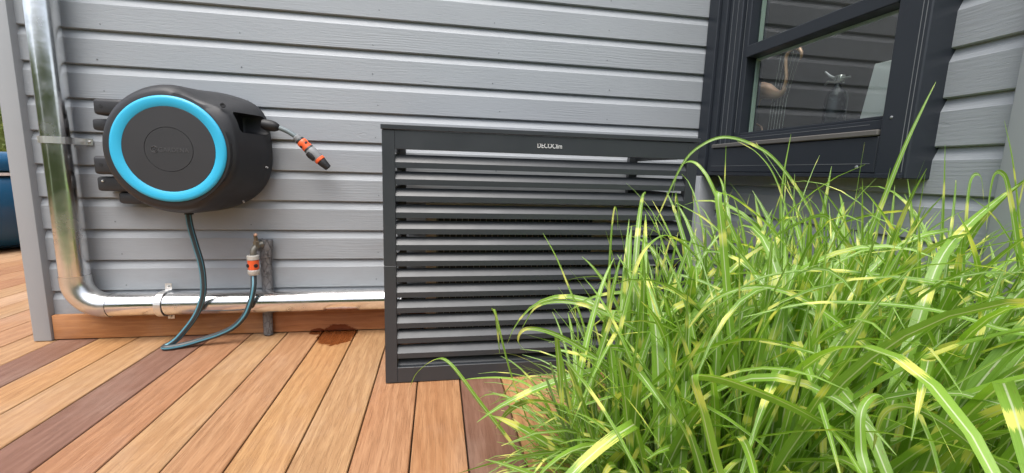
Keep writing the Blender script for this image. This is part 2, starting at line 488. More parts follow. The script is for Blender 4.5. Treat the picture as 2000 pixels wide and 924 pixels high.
# tones[k] paints the plank whose left joint is joint k-1
for k in range(-45, 25):
    xc = X0 + PITCH * (k - 0.5)
    if xc < -6.9 or xc > 3.5: continue
    me = pm_far if xc < -1.70 else (pm_wall if xc < 1.38 else pm_wing)
    if -1.80 < xc < -1.55: me = pm_wall if xc > -1.62 else pm_far
    o = link('deck_plank', me, M['wood'], deck, (xc, 0, ru(-0.0006, 0.0006)))
    col = tones.get(k) or random.choice([TAN, ORG, PNK, TAN, LIGHT, RED, LIGHT])
    if k not in tones and k > -20 and rnd() < 0.0: col = DRK
    o.color = (*col, 1)

# ------------------------------------------------------------------ house walls
H = 0.13
def board_mesh(length, name):
    # local x = 0..length along the board, local y = 0 front face, local z = 0 bottom edge
    prof = [(0.004, 0.0), (0.0, 0.003), (0.0, 0.0950), (0.0012, 0.0965), (0.0150, 0.1285), (0.0150, 0.150), (0.034, 0.150), (0.034, 0.0)]
    prof = [(y, z) for y, z in prof]
    return MB().prism(prof, 0, length, 'x').mesh(name)
wall = thing('house_wall', 'long grey timber-clad house wall behind the hose reel', 'wall')
bmain = board_mesh(2.973, 'siding_board')
Z0 = 1.3734
for k in range(-14, 10):
    z = Z0 - H * k
    o = link('siding_board', bmain, M['siding'], wall, (-1.580, ru(-0.0006, 0.0006), z))
    o.rotation_euler.y = ru(-0.0004, 0.0004)
# lowest board, cut short above the skirting
prof = [(0.0, -0.06), (0.0, 0.0965), (0.0150, 0.1285), (0.0150, 0.150), (0.034, 0.150), (0.034, -0.06)]
link('siding_board', MB().prism(prof, 0, 2.973, 'x').mesh('siding_board'), M['siding'], wall, (-1.580, 0, Z0 - H * 10))
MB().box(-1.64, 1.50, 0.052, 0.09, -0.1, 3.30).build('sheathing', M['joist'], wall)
MB().box(-1.632, -1.5675, -0.030, 0.20, 0.002, 3.3, bevel=0.004, seg=2).build('corner_post', M['trim'], wall, 30)
MB().box(-1.630, -1.60, 0.202, 5.0, 0.002, 3.3).build('return_wall', M['trim'], wall)
for (a, b, c) in ((-1.5655, -0.7385, (0.40, 0.185, 0.070)), (-0.7345, 1.26, (0.37, 0.155, 0.062))):
    o = MB().box(a, b, -0.021, -0.001, 0.004, 0.108, bevel=0.003, seg=2).build('skirting_board', M['wood_x'], wall, 30)
    o.color = (*c, 1)
# nail heads and small holes in the paint: far too small to pick one by one
nm = MB()
for k in range(-6, 10):
    for i in range(6):
        x = -1.3 + i * 0.52 + ru(-.02, .02); z = Z0 - H * k + ru(0.02, 0.035)
        nm.lathe([(0.0, -0.0016), (0.0028, -0.0013), (0.0034, 0.001)], (x, 0.0005, z), (0, 1, 0), 8)
o = nm.build('nail_heads', M['bead'], wall); tag(o, kind='stuff')

wing = thing('wing_wall', 'grey timber-clad wing wall on the right holding the dark window', 'wall', (1.357, 0, 0))
ZR = 1.106
def wing_board(y_far, y_near, z):
    me = board_mesh(y_far - y_near, 'siding_board')
    o = link('siding_board', me, M['siding'], wing, (0.0, y_far, z))
    o.rotation_euler.z = -math.pi / 2          # local x runs toward -Y, local y toward +X ... front face looks to -X
    return o
YN = -1.175
for k in range(-14, 9):
    z = ZR - H * 1.0015 * k
    if z + 0.15 > 0.80 and z < 1.93:
        if z < 0.757: wing_board(-0.06, YN, z)
        else: wing_board(-0.985, YN, z)
    else: wing_board(-0.06, YN, z)
# corner trims
o = MB().box(-0.020, -0.001, YN, -0.075, 0.004, 0.108, bevel=.003).build('skirting_board', M['wood'], wing, 30); o.color = (0.37, 0.155, 0.062, 1)
MB().box(-0.092, 0.02, -0.072, -0.004, 0.004, 0.752, bevel=0.004, seg=2).build('corner_trim', M['trim'], wing, 30)
MB().box(-0.030, 0.12, -1.30, -1.177, 0.002, 3.3, bevel=0.004, seg=2).build('corner_trim', M['trim'], wing, 30)
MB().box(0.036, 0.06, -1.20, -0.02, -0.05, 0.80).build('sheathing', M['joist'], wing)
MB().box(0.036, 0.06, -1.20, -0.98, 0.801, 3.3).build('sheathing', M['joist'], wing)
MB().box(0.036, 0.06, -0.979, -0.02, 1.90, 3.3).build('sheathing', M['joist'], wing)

# window, set in the wing wall; world coordinates minus the wall's origin
def wbox(mb, x0, x1, y0, y1, z0, z1, **kw): return mb.box(x0 - 1.357, x1 - 1.357, y0, y1, z0, z1, **kw)
ZT = 1.95
mb = MB()
wbox(mb, 1.276, 1.42, -0.078, -0.004, 0.757, ZT, bevel=0.002)          # far casing strip against the main wall
wbox(mb, 1.288, 1.42, -0.125, -0.083, 0.760, ZT, bevel=0.002)
wbox(mb, 1.275, 1.42, -1.008, -0.918, 0.757, ZT, bevel=0.003)          # near casing
wbox(mb, 1.277, 1.42, -0.916, -0.126, 0.772, 0.880, bevel=0.003)       # bottom casing
wbox(mb, 1.262, 1.42, -1.000, -0.080, 0.7575, 0.7705, bevel=0.001)       # drip flange
wbox(mb, 1.276, 1.42, -0.916, -0.127, ZT - 0.1, ZT - 0.001, bevel=0.003)
win = mb.build('window', M['frame'], wing, 30)
win['label'] = 'anthracite aluminium window frame'
mb = MB()                                                              # fixed inner frame
wbox(mb, 1.300, 1.415, -0.215, -0.127, 0.882, ZT - 0.102, bevel=0.003)
wbox(mb, 1.296, 1.415, -0.917, -0.9015, 0.882, ZT - 0.102, bevel=0.003)
wbox(mb, 1.303, 1.415, -0.900, -0.216, 0.9015, 0.932, bevel=0.003)
mb.build('inner_frame', M['frame'], win, 30)
mb = MB()                                                              # sash
wbox(mb, 1.315, 1.40, -0.252, -0.2165, 0.933, ZT - 0.12, bevel=0.002)
wbox(mb, 1.320, 1.40, -0.900, -0.886, 0.933, ZT - 0.12, bevel=0.002)
wbox(mb, 1.318, 1.40, -0.885, -0.253, 0.9335, 0.944, bevel=0.002)
mb.build('sash', M['frame'], win, 30)
mb = MB(); wbox(mb, 1.309, 1.395, -0.885, -0.253, 1.262, 1.310, bevel=0.003)
mb.build('glazing_bar', M['frame'], win, 30)
mb = MB(); wbox(mb, 1.270, 1.300, -0.915, -0.128, 0.8815, 0.8995, bevel=0.003)
mb.build('drip_rail', M['dust'], win, 30)
mb = MB()                                                              # pale seal lines in the profile
for (x, y, z0, z1) in ((1.2745, -0.985, 0.775, ZT), (1.2745, -0.996, 0.775, ZT), (1.2995, -0.150, 0.90, ZT - .1), (1.2995, -0.185, 0.90, ZT - .1), (1.3145, -0.2235, 0.95, ZT - .12)):
    wbox(mb, x - .0004, x + .0015, y - .0007, y + .0007, z0, z1)
for (x, z, y0, y1) in ((1.3025, 0.919, -0.86, -0.22), (1.2765, 0.8, -0.90, -0.13)):
    wbox(mb, x - .0004, x + .0015, y0, y1, z - .0007, z + .0007)
mb.build('seal', M['bead'], win)
mb = MB(); wbox(mb, 1.352, 1.358, -0.885, -0.253, 0.945, 1.261); mb.build('pane', M['glass'], win)
mb = MB(); wbox(mb, 1.352, 1.358, -0.885, -0.253, 1.311, ZT - 0.121); mb.build('pane', M['glass'], win)
mb = MB()
wbox(mb, 1.361, 1.375, -0.262, -0.2535, 0.945, 1.261)
wbox(mb, 1.361, 1.375, -0.262, -0.2535, 1.311, ZT - .13)
wbox(mb, 1.361, 1.375, -0.884, -0.2625, 1.252, 1.2605)
mb.build('spacer', M['spacer'], win)
mb = MB()
mb.lathe([(0.0, -.003), (0.0045, -.0015), (0.006, 0.001)], (1.2765 - 1.357, -0.86, 0.790), (1, 0, 0), 12)
mb.lathe([(0.0, -.003), (0.0035, -.0015), (0.005, 0.001)], (1.2745 - 1.357, -0.945, 0.93), (1, 0, 0), 12)
mb.build('screw', M['bead'], win, 40)

# the room behind the window; its shade is put into the near-black wall colour
mb = MB()
mb.box(1.44, 3.6, -1.20, -0.02, 0.80, 0.86)                           # shelf-high floor of the room
mb.box(3.6, 3.64, -1.20, 0.0, 0.80, 2.6)
mb.box(1.44, 3.6, -1.24, -1.20, 0.80, 2.6)
mb.box(1.44, 3.6, -0.02, 0.02, 0.80, 2.6)
mb.box(2.60, 3.6, -1.20, -0.02, 2.6, 2.64)  # ceiling stops short; unseen opening added to let sky light in
room = mb.build('room', M['room']); tag(room, kind='structure')

# ------------------------------------------------------------------ things behind the glass
fl = thing('flamingo_figure', 'bronze flamingo figure standing on one leg behind the window glass', 'ornament', (1.46, -0.2, 0.862))
def L(p): return (p[0] - 1.46, p[1] + 0.2, p[2] - 0.862)
ix = 1.46
body = [(ix, -0.075, 1.115, .004), (ix, -0.10, 1.130, .016), (ix, -0.135, 1.142, .030), (ix, -0.175, 1.148, .037), (ix, -0.215, 1.138, .034), (ix, -0.255, 1.122, .024), (ix, -0.29, 1.112, .016), (ix, -0.312, 1.120, .010), (ix, -0.318, 1.135, .008)]
MB().tube([L(p) for p in catmull([b[:3] for b in body], 4)], [b for b in [body[min(i // 4, 8)][3] + (body[min(i // 4 + 1, 8)][3] - body[min(i // 4, 8)][3]) * (i % 4) / 4 for i in range(33)]], 16).build('body', M['copper'], fl, 60)
MB().tube([L((ix + .03, -0.07, 1.09)), L((ix + .034, -0.13, 1.135)), L((ix + .02, -0.2, 1.15)), L((ix, -.25, 1.135))], [.006, .024, .022, .005], 12).build('wing', M['bronze_dark'], fl, 60)
MB().tube([L(p) for p in catmull([(ix, -0.31, 1.118), (ix, -0.322, 1.17), (ix, -0.312, 1.225), (ix, -0.308, 1.262), (ix, -0.325, 1.285), (ix, -0.35, 1.292)], 6)], 0.0068, 10).build('neck', M['copper'], fl, 60)
MB().tube([L(p) for p in ((ix, -.338, 1.291), (ix, -.352, 1.293), (ix, -.370, 1.284), (ix, -.378, 1.272))], [.007, .0125, .011, .006], 12).build('head', M['copper'], fl, 60)
MB().tube([L(p) for p in ((ix, -.374, 1.277), (ix, -.387, 1.262), (ix, -.389, 1.244), (ix, -.383, 1.232))], [.007, .0068, .005, .0012], 10).build('beak', M['copper'], fl, 60)
MB().tube([L(p) for p in catmull([(ix, -.155, 1.118), (ix, -.150, 1.04), (ix, -.149, 0.864)], 4)], .0055, 8).build('leg', M['copper'], fl, 60)
MB().tube([L(p) for p in catmull([(ix + .015, -.165, 1.118), (ix + .01, -.145, 1.02), (ix, -.205, 0.982), (ix, -.214, 0.966)], 4)], .004, 8).build('leg', M['copper'], fl, 60)
mb = MB()
for i in range(6):
    y = -.185 - i * .017
    mb.tube([L((ix + .05, y, 0.864)), L((ix + .055, y - .004, 1.1)), L((ix + .06, y - .022 - .006 * i, 1.30))], .0008, 5)
mb.build('reed', M['steel'], fl)

ex = thing('spray_cylinder', 'dark cylinder with a pale metal lever head behind the glass', 'cylinder', (1.62, -0.42, 0.862))
MB().lathe([(0.036, 0), (0.040, 0.006), (0.040, 0.215), (0.034, 0.245), (0.016, 0.262), (0.013, 0.28)], (0, 0, 0), (0, 0, 1), 28).build('cylinder', M['bottle'], ex, 40)
MB().box(-.012, .012, -.020, .014, 0.28, 0.312, bevel=.003).build('valve', M['steel'], ex, 40)
MB().tube([(0, .01, .300), (0, .045, .318), (0, .07, .340)], [.006, .006, .004], 8).build('lever', M['steel'], ex, 40)
MB().tube([(0, .01, .288), (0, .05, .296), (0, .065, .286)], [.005, .006, .004], 8).build('handle', M['steel'], ex, 40)
MB().tube([(0, -.018, .298), (0, -.05, .297)], .004, 8).build('nozzle', M['steel'], ex, 40)

pn = thing('door_panel', 'pale mint white panel seen through the window glass', 'panel', (1.80, -0.41, 0.862))
pn.rotation_euler.y = R(9)  # leaned back to catch more light through the open ceiling
MB().box(0, .02, -.16, .062, 0, .395, bevel=.002).build('sheet', M['panel'], pn)
MB().box(-.008, -.001, -.052, -.046, .14, .30).box(-.008, -.001, -.12, -.114, .14, .30).box(-.008, -.001, -.1135, -.0525, .294, .30).box(-.008, -.001, -.1135, -.0525, .14, .146).build('picture_frame', M['picture'], pn)

# ------------------------------------------------------------------ downpipe
dp = thing('downpipe', 'shiny steel downpipe bending along the foot of the grey wall', 'pipe', (-1.432, -0.062, 0.0))
PR = 0.0475
px, py, pz = -1.432, -0.062, 0.160
def D(p): return (p[0] + 1.432, p[1] + 0.062, p[2])
MB().tube([D((px, py, z)) for z in (0.262, 0.7, 1.2, 1.75, 3.3)], PR, 40, cap=False).build('pipe_section', M['pipe'], dp, 60)
RB = 0.105
el = [D((px + RB - RB * math.cos(a), py, pz + RB - RB * math.sin(a))) for a in [math.pi / 2 * i / 14 for i in range(15)]]
el = [D((px, py, pz + RB + 0.022))] + el + [D((px + RB + 0.014, py, pz))]
MB().tube(el, [PR + .0012] * len(el), 40, cap=False).build('elbow', M['elbow'], dp, 60)
MB().tube([D((x, py, pz)) for x in (px + RB + .012, -1.0, -0.5, 0.2, 0.85)], PR - .0006, 40, cap=False).build('pipe_section', M['pipe'], dp, 60)
for (z, kind) in ((0.815, 'v'), (None, 'h')):
    mb = MB(); w = 0.0125
    if kind == 'v':
        ring = [(px + (PR + .0050) * math.cos(a), py - (PR + .0050) * math.sin(a)) for a in [math.pi * i / 16 for i in range(17)]]
        ring = [(px + PR + .03, -.005), (px + PR + .004, -.006)] + ring + [(px - PR - .004, -.006), (px - PR - .03, -.005)]
        for (ax, ay), (bx, by) in zip(ring, ring[1:]):
            n = Vector((by - ay, -(bx - ax), 0)).normalized() * .0018
            mb.add([D((ax, ay, z - w)), D((bx, by, z - w)), D((bx, by, z + w)), D((ax, ay, z + w)), D((ax - n.x, ay - n.y, z - w)), D((bx - n.x, by - n.y, z - w)), D((bx - n.x, by - n.y, z + w)), D((ax - n.x, ay - n.y, z + w))],
                   [(0, 1, 2, 3), (7, 6, 5, 4), (0, 4, 5, 1), (3, 2, 6, 7)])
        cl = mb.build('pipe_clip', M['clip'], dp, 40)
        for sx in (-1, 1):
            MB().lathe([(0, -.006), (.004, -.005), (.006, -.002), (.006, .002)], D((px + sx * (PR + .018), -.006, z)), (0, 1, 0), 12).build('screw', M['steel'], cl, 40)
    else:
        x = -1.124
        ring = [(pz + (PR + .0050) * math.cos(a), py - (PR + .0050) * math.sin(a)) for a in [math.pi * i / 16 for i in range(17)]]
        ring = [(pz + PR + .030, -.024), (pz + PR + .003, -.026)] + ring + [(pz - PR - .003, -.026), (pz - PR - .030, -.024)]
        for (az, ay), (bz, by) in zip(ring, ring[1:]):
            n = Vector((0, bz - az, -(by - ay))).normalized() * .0018
            mb.add([D((x - w, ay, az)), D((x - w, by, bz)), D((x + w, by, bz)), D((x + w, ay, az)), D((x - w, ay - n.y, az - n.z)), D((x - w, by - n.y, bz - n.z)), D((x + w, by - n.y, bz - n.z)), D((x + w, ay - n.y, az - n.z))],
                   [(0, 1, 2, 3), (7, 6, 5, 4), (0, 4, 5, 1), (3, 2, 6, 7)])
        cl = mb.build('pipe_clip', M['clip'], dp, 40)
        for s in (-1, 1):
            MB().lathe([(0, -.006), (.004, -.005), (.006, -.002), (.006, .002)], D((x, -.027, pz + s * (PR + .018))), (0, 1, 0), 12).build('screw', M['steel'], cl, 40)

# ------------------------------------------------------------------ hose reel
CX, CZ = -0.954, 0.79
reel = thing('hose_reel', 'charcoal wall-mounted hose reel with a bright blue ring', 'hose reel', (CX, 0, CZ))
def interp_polar(pts):
    A = sorted(((math.atan2(z, x)) % (2 * math.pi), math.hypot(x, z)) for x, z in pts)
    def f(a):
        a %= 2 * math.pi
        ext = [(A[-1][0] - 2 * math.pi, A[-1][1])] + A + [(A[0][0] + 2 * math.pi, A[0][1])]
        for (a0, r0), (a1, r1) in zip(ext, ext[1:]):
            if a0 <= a <= a1: t = (a - a0) / (a1 - a0); t = t * t * (3 - 2 * t) * .35 + t * .65; return r0 + (r1 - r0) * t
        return A[0][1]
    return f
right = [(0, .238), (.04, .240), (.08, .238), (.12, .231), (.16, .221), (.20, .208), (.230, .188), (.252, .160), (.263, .12), (.270, .06), (.272, 0), (.267, -.06), (.252, -.11), (.222, -.155), (.18, -.19), (.12, -.219), (.06, -.236), (0, -.240)]
left = [(.24 * math.cos(a), .24 * math.sin(a)) for a in [R(d) for d in range(100, 261, 10)]]
fb = interp_polar(right + left)
NA = 128
raw = [fb(2 * math.pi * i / NA) for i in range(NA)]
for _ in range(3): raw = [(raw[i - 1] + 2 * raw[i] + raw[(i + 1) % NA]) / 4 for i in range(NA)]
def outline(t, s):
    # t=0: body outline, t=1: plain circle
    return [((1 - t) * raw[i] + t * .236) * s for i in range(NA)]
# (depth, blend to circle, scale) on the round left side and, tighter, on the squared right side
stL = [(-.030, 0, .965), (-.034, 0, .992), (-.042, 0, 1.0), (-.075, .05, 1.0), (-.12, .2, .999), (-.16, .38, .997), (-.19, .5, .99), (-.207, .60, .978), (-.221, .72, .955), (-.233, .85, .925), (-.241, .95, .892), (-.245, 1, .855), (-.246, 1, .80)]
stR = [(-.030, 0, .965), (-.034, 0, .992), (-.042, 0, 1.0), (-.075, 0, .957), (-.12, 0, .900), (-.16, 0, .850), (-.19, 0, .815), (-.206, 0, .797), (-.218, 0, .783), (-.2255, .02, .765), (-.230, .10, .745), (-.2445, 1, .838), (-.246, 1, .80)]
st = stL
vs_, fs_ = [], []
for (y, t, s), (y2, t2, s2) in zip(stL, stR):
    oL, oR = outline(t, s), outline(t2, s2)
    for i in range(NA):
        a = 2 * math.pi * i / NA
        w = min(1, max(0, (math.cos(a - R(8)) - .10) / .62)); w = w * w * (3 - 2 * w)
        r = oL[i] * (1 - w) + oR[i] * w; yy = y * (1 - w) + y2 * w
        vs_.append((r * math.cos(a), yy, r * math.sin(a)))
for j in range(len(st) - 1):
    for i in range(NA):
        i2 = (i + 1) % NA
        fs_.append((j * NA + i, j * NA + i2, (j + 1) * NA + i2, (j + 1) * NA + i))
fs_ += [tuple(range(NA)), tuple(range((len(st) - 1) * NA, len(st) * NA))[::-1]]
housing = MB().add(vs_, fs_).build('housing', M['plastic'], reel)
cut = MB().box(.165, .40, -.196, -.050, .074, .150, bevel=.018, seg=3).build('cutter', M['black'], reel)
mod = housing.modifiers.new('cut', 'BOOLEAN'); mod.operation = 'DIFFERENCE'; mod.object = cut; mod.solver = 'EXACT'
dg = bpy.context.evaluated_depsgraph_get(); dg.update()
nmesh = bpy.data.meshes.new_from_object(housing.evaluated_get(dg))
housing.modifiers.clear()
if len(nmesh.polygons) > 500: housing.data = nmesh
cm = cut.data
bpy.data.objects.remove(cut); 
housing.data.name = 'housing'
if len(housing.data.materials) == 0: housing.data.materials.append(M['plastic'])
smooth_by_angle(housing.data, 42)
MB().box(.1655, .172, -.190, -.056, .079, .145).build('recess_back', M['black'], reel)

AX = (0, -1, 0)
MB().lathe([(.1885, .2445), (.1885, .2490), (.1855, .2525), (.178, .2545), (.157, .2505), (.1515, .2480), (.1515, .2450)], (0, 0, 0), AX, 128, cap=False).build('blue_ring', M['blue'], reel, 35)
MB().lathe([(.1510, .2450), (.1510, .2478), (.1500, .2488), (.0795, .2500), (.0785, .2478)], (0, 0, 0), AX, 128, cap=False).build('front_cover', M['plastic_face'], reel, 25)
med = MB().lathe([(.0785, .2476), (.0775, .2502), (.0, .2504)], (0, 0, 0), AX, 96).build('badge', M['plastic_face'], reel, 25)
tm = text_mesh('GARDENA', 0.0225, 0.0006, 'lettering')
xs = [v.co.x for v in tm.vertices]; wtx = max(xs) - min(xs)
for v in tm.vertices:
    p = v.co.copy()
    v.co = ((p.x - min(xs)) * (.098 / wtx) - .033, -.2506 - p.z, p.y - .009)
link('lettering', tm, M['emboss'], med)
mb = MB()
arc = [(-.046 + .011 * math.cos(a), -.2508, -.001 + .011 * math.sin(a)) for a in [R(30 + 300 * i / 24) for i in range(25)]]
mb.tube(arc, .0011, 6)
mb.tube([(-.046 + .005 * math.cos(a), -.2508, -.003 + .005 * math.sin(a)) for a in [R(180 + 180 * i / 12) for i in range(13)]], .001, 6)
mb.tube([(-.051, -.2508, -.003), (-.050, -.2508, .004), (-.046, -.2508, 0.0), (-.042, -.2508, .004), (-.041, -.2508, -.003)], .001, 6)
mb.build('emblem', M['emboss'], med, 60)

# hinge lugs on the housing and on the wall bracket
for z, zz, xl in ((.153, .056, -.328), (-.066, .066, -.348)):
    lug = MB().box(xl, -.17, -.098, -.030, z - zz / 2, z + zz / 2 + .004, bevel=.012, seg=3).build('hinge_lug', M['plastic'], reel, 40)
    MB().lathe([(.0065, 0), (.0065, .0015), (0, .0015)], (xl + .028, -.0975, z + .004), AX, 14).build('screw_hole', M['black'], lug)  # flat dark disc painted for the shade in the hole
br = MB()
br.box(-.325, -.14, -.028, -.003, -.17, .15, bevel=.006, seg=2)
br.box(-.352, -.22, -.075, -.004, .068, .112, bevel=.010, seg=2)
br.box(-.358, -.20, -.075, -.004, -.165, -.108, bevel=.010, seg=2)
br.box(-.30, -.10, -.060, -.004, -.215, -.168, bevel=.012, seg=2)
br = br.build('wall_bracket', M['plastic'], reel, 40)
MB().lathe([(0, .004), (.004, .003), (.005, 0)], (-.335, -.0752, -.125), AX, 10).build('screw', M['steel'], br, 40)
for (x, z, y) in ((.176, .166, -.2265), (.190, .046, -.2265)):
    MB().lathe([(.0085, -.004), (.0085, .004), (.006, .004), (.006, .001), (0, .001)], (x, y, z), (.25, -1, .1 if z > .1 else 0), 16).build('screw_hole', M['black'], reel, 40)
for (x, z, y) in ((.262, -.055, -.08), (.17, -.196, -.09)):
    MB().lathe([(0, .006), (.0035, .004), (.004, -.004)], (x, y, z), (x, -.1, z), 10).build('screw', M['steel'], reel, 40)
MB().lathe([(.016, -.006), (.016, .012), (.012, .014)], (-.022, -.115, -.236), (0, 0, -1), 16).build('inlet_collar', M['black'], reel, 40)

# ------------------------------------------------------------------ nozzle hanging from the outlet
nz = thing('hose_nozzle', 'orange and black spray nozzle hanging from the hose reel outlet', 'nozzle', (-0.69, -0.11, 0.905))
def N(p): return (p[0] + 0.69, p[1] + 0.11, p[2] - 0.905)
A_ = Vector((-0.70, -.085, .909)); B_ = Vector((-.637, -.077, .896))
ax = (B_ - A_).normalized()
ln = (B_ - A_).length
MB().lathe([(.017, 0), (.0215, ln * .2), (.0225, ln * .5), (.020, ln * .75), (.014, ln * .93), (.0085, ln)], N(A_), ax, 24).build('hose_stopper', M['black'], nz, 50)
MB().lathe([(.004, 0), (.004, .002), (0, .002)], N((-.657, -.0965, .910)), (.15, -1, .4), 10).build('screw_hole', M['opening_shade'], nz)  # dark disc in place of the shade inside the hole
MB().tube([N(p) for p in catmull([B_ - ax * .004, (-.611, -.076, .885), (-.590, -.076, .8725), (-.571, -.076, .8595)], 6)], .0100, 16).build('hose_tail', M['tail'], nz, 60)
P0 = Vector((-.577, -.076, .865)); P1 = Vector((-.455, -.076, .740)); ax = (P1 - P0).normalized(); Ln = (P1 - P0).length
def seg(name, prof, mat): return MB().lathe([(r * 1.25, t * Ln) for r, t in prof], N(P0), ax, 24).build(name, mat, nz, 40)
seg('collar', [(.0105, 0), (.0135, .02), (.0135, .10), (.012, .11)], M['grey_plastic'])
seg('ring', [(.0145, .112), (.0150, .118), (.0150, .150), (.0145, .155)], M['hose'])
oc = seg('orange_coupling', [(.0150, .157), (.0165, .18), (.0170, .24), (.0155, .29), (.0172, .345), (.0168, .372)], M['orange'])
for sgn in (-1, 1):
    side = ax.cross(Vector((0, 1, 0))).normalized()
    d = (Vector((0, -1, 0)) + side * .9 * sgn).normalized()
    MB().lathe([(.0065, 0), (.0060, .0040), (.003, .0050), (0, .0048)], N(P0 + ax * Ln * .265 + d * .0165), d, 14).build('button', M['black'], oc, 40)
seg('ring', [(.0165, .374), (.0172, .38), (.0172, .405), (.0160, .41)], M['hose'])
seg('barrel', [(.0158, .412), (.0176, .44), (.0178, .55), (.0168, .66), (.0162, .70)], M['grey_plastic'])
MB().lathe([(.0006, 0.43 * Ln), (.0160, .46 * Ln), (.0178, .55 * Ln), (.0150, .66 * Ln), (.0006, .70 * Ln)], N(P0 + Vector((-.0065, -.0065, -.0065))), ax, 20).build('grip', M['black'], nz, 50)
seg('orange_ring', [(.0160, .702), (.0172, .71), (.0172, .765), (.0160, .775)], M['orange'])
tp = seg('tip', [(.0148, .777), (.0152, .80), (.0128, .92), (.0112, 1.0), (.008, 1.0), (.007, .985), (0, .98)], M['black'])

# ------------------------------------------------------------------ supply hose
sh = thing('supply_hose', 'dark hose with teal stripes looping from the reel to the tap', 'hose', (-1.0, -0.13, 0.0))
def S_(p): return (p[0] + 1.0, p[1] + .13, p[2])
hp = catmull([(-.978, -.118, .565), (-.972, -.122, .50), (-.957, -.124, .42), (-.942, -.125, .345), (-.938, -.126, .27), (-.946, -.128, .20), (-.976, -.132, .125), (-1.030, -.142, .050), (-1.062, -.150, .020),
              (-1.080, -.158, .0115), (-1.074, -.170, .0105), (-1.052, -.168, .0105), (-1.010, -.152, .014), (-.948, -.138, .029), (-.889, -.134, .048), (-.832, -.133, .078), (-.790, -.131, .125), (-.768, -.124, .180), (-.760, -.108, .235), (-.7655, -.086, .275), (-.766, -.080, .292)], 7)
hz = MB(); NS = 24
hz.tube([S_(p) for p in hp], .0113, NS, a0=(0.3, -1, 0.2))
hob = hz.build('hose_tube', [M['hose'], M['stripe']], sh, 70)
for i, p in enumerate(hob.data.polygons):
    if p.material_index == 0 and len(p.vertices) == 4 and (i % NS) in (2, 3, 9, 10, 16, 21): p.material_index = 1
c0 = (-.766, -.080, .290)
def con(name, prof, mat, parent, seg=24): return MB().lathe([(r * 1.14, t) for r, t in prof], S_(c0), (0, 0, 1), seg).build(name, mat, parent, 40)
cn = con('coupling', [(.013, .014), (.0185, .020), (.0190, .056), (.0150, .060)], M['orange'], sh)
con('collar', [(.0155, -.006), (.0195, 0.0), (.0200, .014), (.0175, .017)], M['white_plastic'], cn, 12)
con('collar', [(.0200, .060), (.0205, .064), (.0205, .076), (.0180, .079)], M['white_plastic'], cn, 12)
for s in (-1, 1):
    MB().lathe([(.0085, 0), (.0078, .004), (.003, .0055), (0, .0055)], S_((c0[0] + s * .0145, c0[1] - .014, c0[2] + .036)), (s * .75, -1, 0), 14).build('button', M['black'], cn, 40)

# ------------------------------------------------------------------ tap and its wrapped pipe
tap = thing('water_tap', 'small tarnished brass tap on the wall above the hose coupling', 'tap', (-.762, -.06, .40))
def T(p): return (p[0] + .762, p[1] + .06, p[2] - .40)
MB().tube([T(p) for p in catmull([(-.764, -.080, .366), (-.764, -.080, .382), (-.760, -.074, .398), (-.750, -.058, .408), (-.737, -.048, .412)], 5)], .0125, 14).build('spout', M['old_metal'], tap, 60)
MB().lathe([(.015, 0), (.0155, .008), (.0125, .014), (.0125, .026), (.0085, .030), (.0085, .044)], T((-.756, -.066, .398)), (.02, -.02, 1), 6).build('bonnet', M['brass'], tap, 30)
MB().box(*[v for a, b in zip(T((-.762, -.076, .440)), (.012, .012, .018)) for v in (a, a + b)], bevel=.003).build('key', M['brass'], tap, 30)
MB().lathe([(.004, 0), (.0065, .003), (.0065, .008), (.003, .011)], T((-.754, -.070, .4535)), (.3, -1, .3), 12).build('key_screw', M['copper'], tap, 30)
wp = thing('wrapped_pipe', 'grey water pipe wrapped in wrinkled tape behind the tap', 'pipe', (-.735, -.045, 0))
def rough_tube(pts, r0, amp, seg=22, seed=1):
    rr = random.Random(seed); mb = MB()
    P = []
    for i in range(len(pts) - 1):
        a, b = Vector(pts[i]), Vector(pts[i + 1])
        for k in range(10): P.append(a.lerp(b, k / 10))
    P.append(Vector(pts[-1]))
    mb.tube(P, r0, seg)
    for i, v in enumerate(mb.v):
        c = P[min(i // seg, len(P) - 1)]
        d = Vector(v) - c; s = 1 + rr.uniform(-amp, amp)
        mb.v[i] = (c.x + d.x * s, c.y + d.y * s * .72, c.z + d.z)
    return mb
def W(p): return (p[0] + .735, p[1] + .045, p[2])
rough_tube([W((-.735, -.026, .176)), W((-.735, -.026, .30)), W((-.734, -.028, .365))], .0225, .10, seed=3).build('pipe_wrap', M['tape'], wp, 60)
rough_tube([W((-.733, -.030, .352)), W((-.728, -.034, .39)), W((-.725, -.034, .428))], .0245, .06, seed=5).build('pipe_wrap', M['tape'], wp, 60)
rough_tube([W((-.752, -.030, .378)), W((-.757, -.032, .43))], .016, .05, seed=8).build('pipe_wrap', M['tape'], wp, 60)
rough_tube([W((-.737, -.042, .004)), W((-.736, -.040, .13))], .0195, .02, seed=9).build('pipe_wrap', M['tape'], wp, 60)

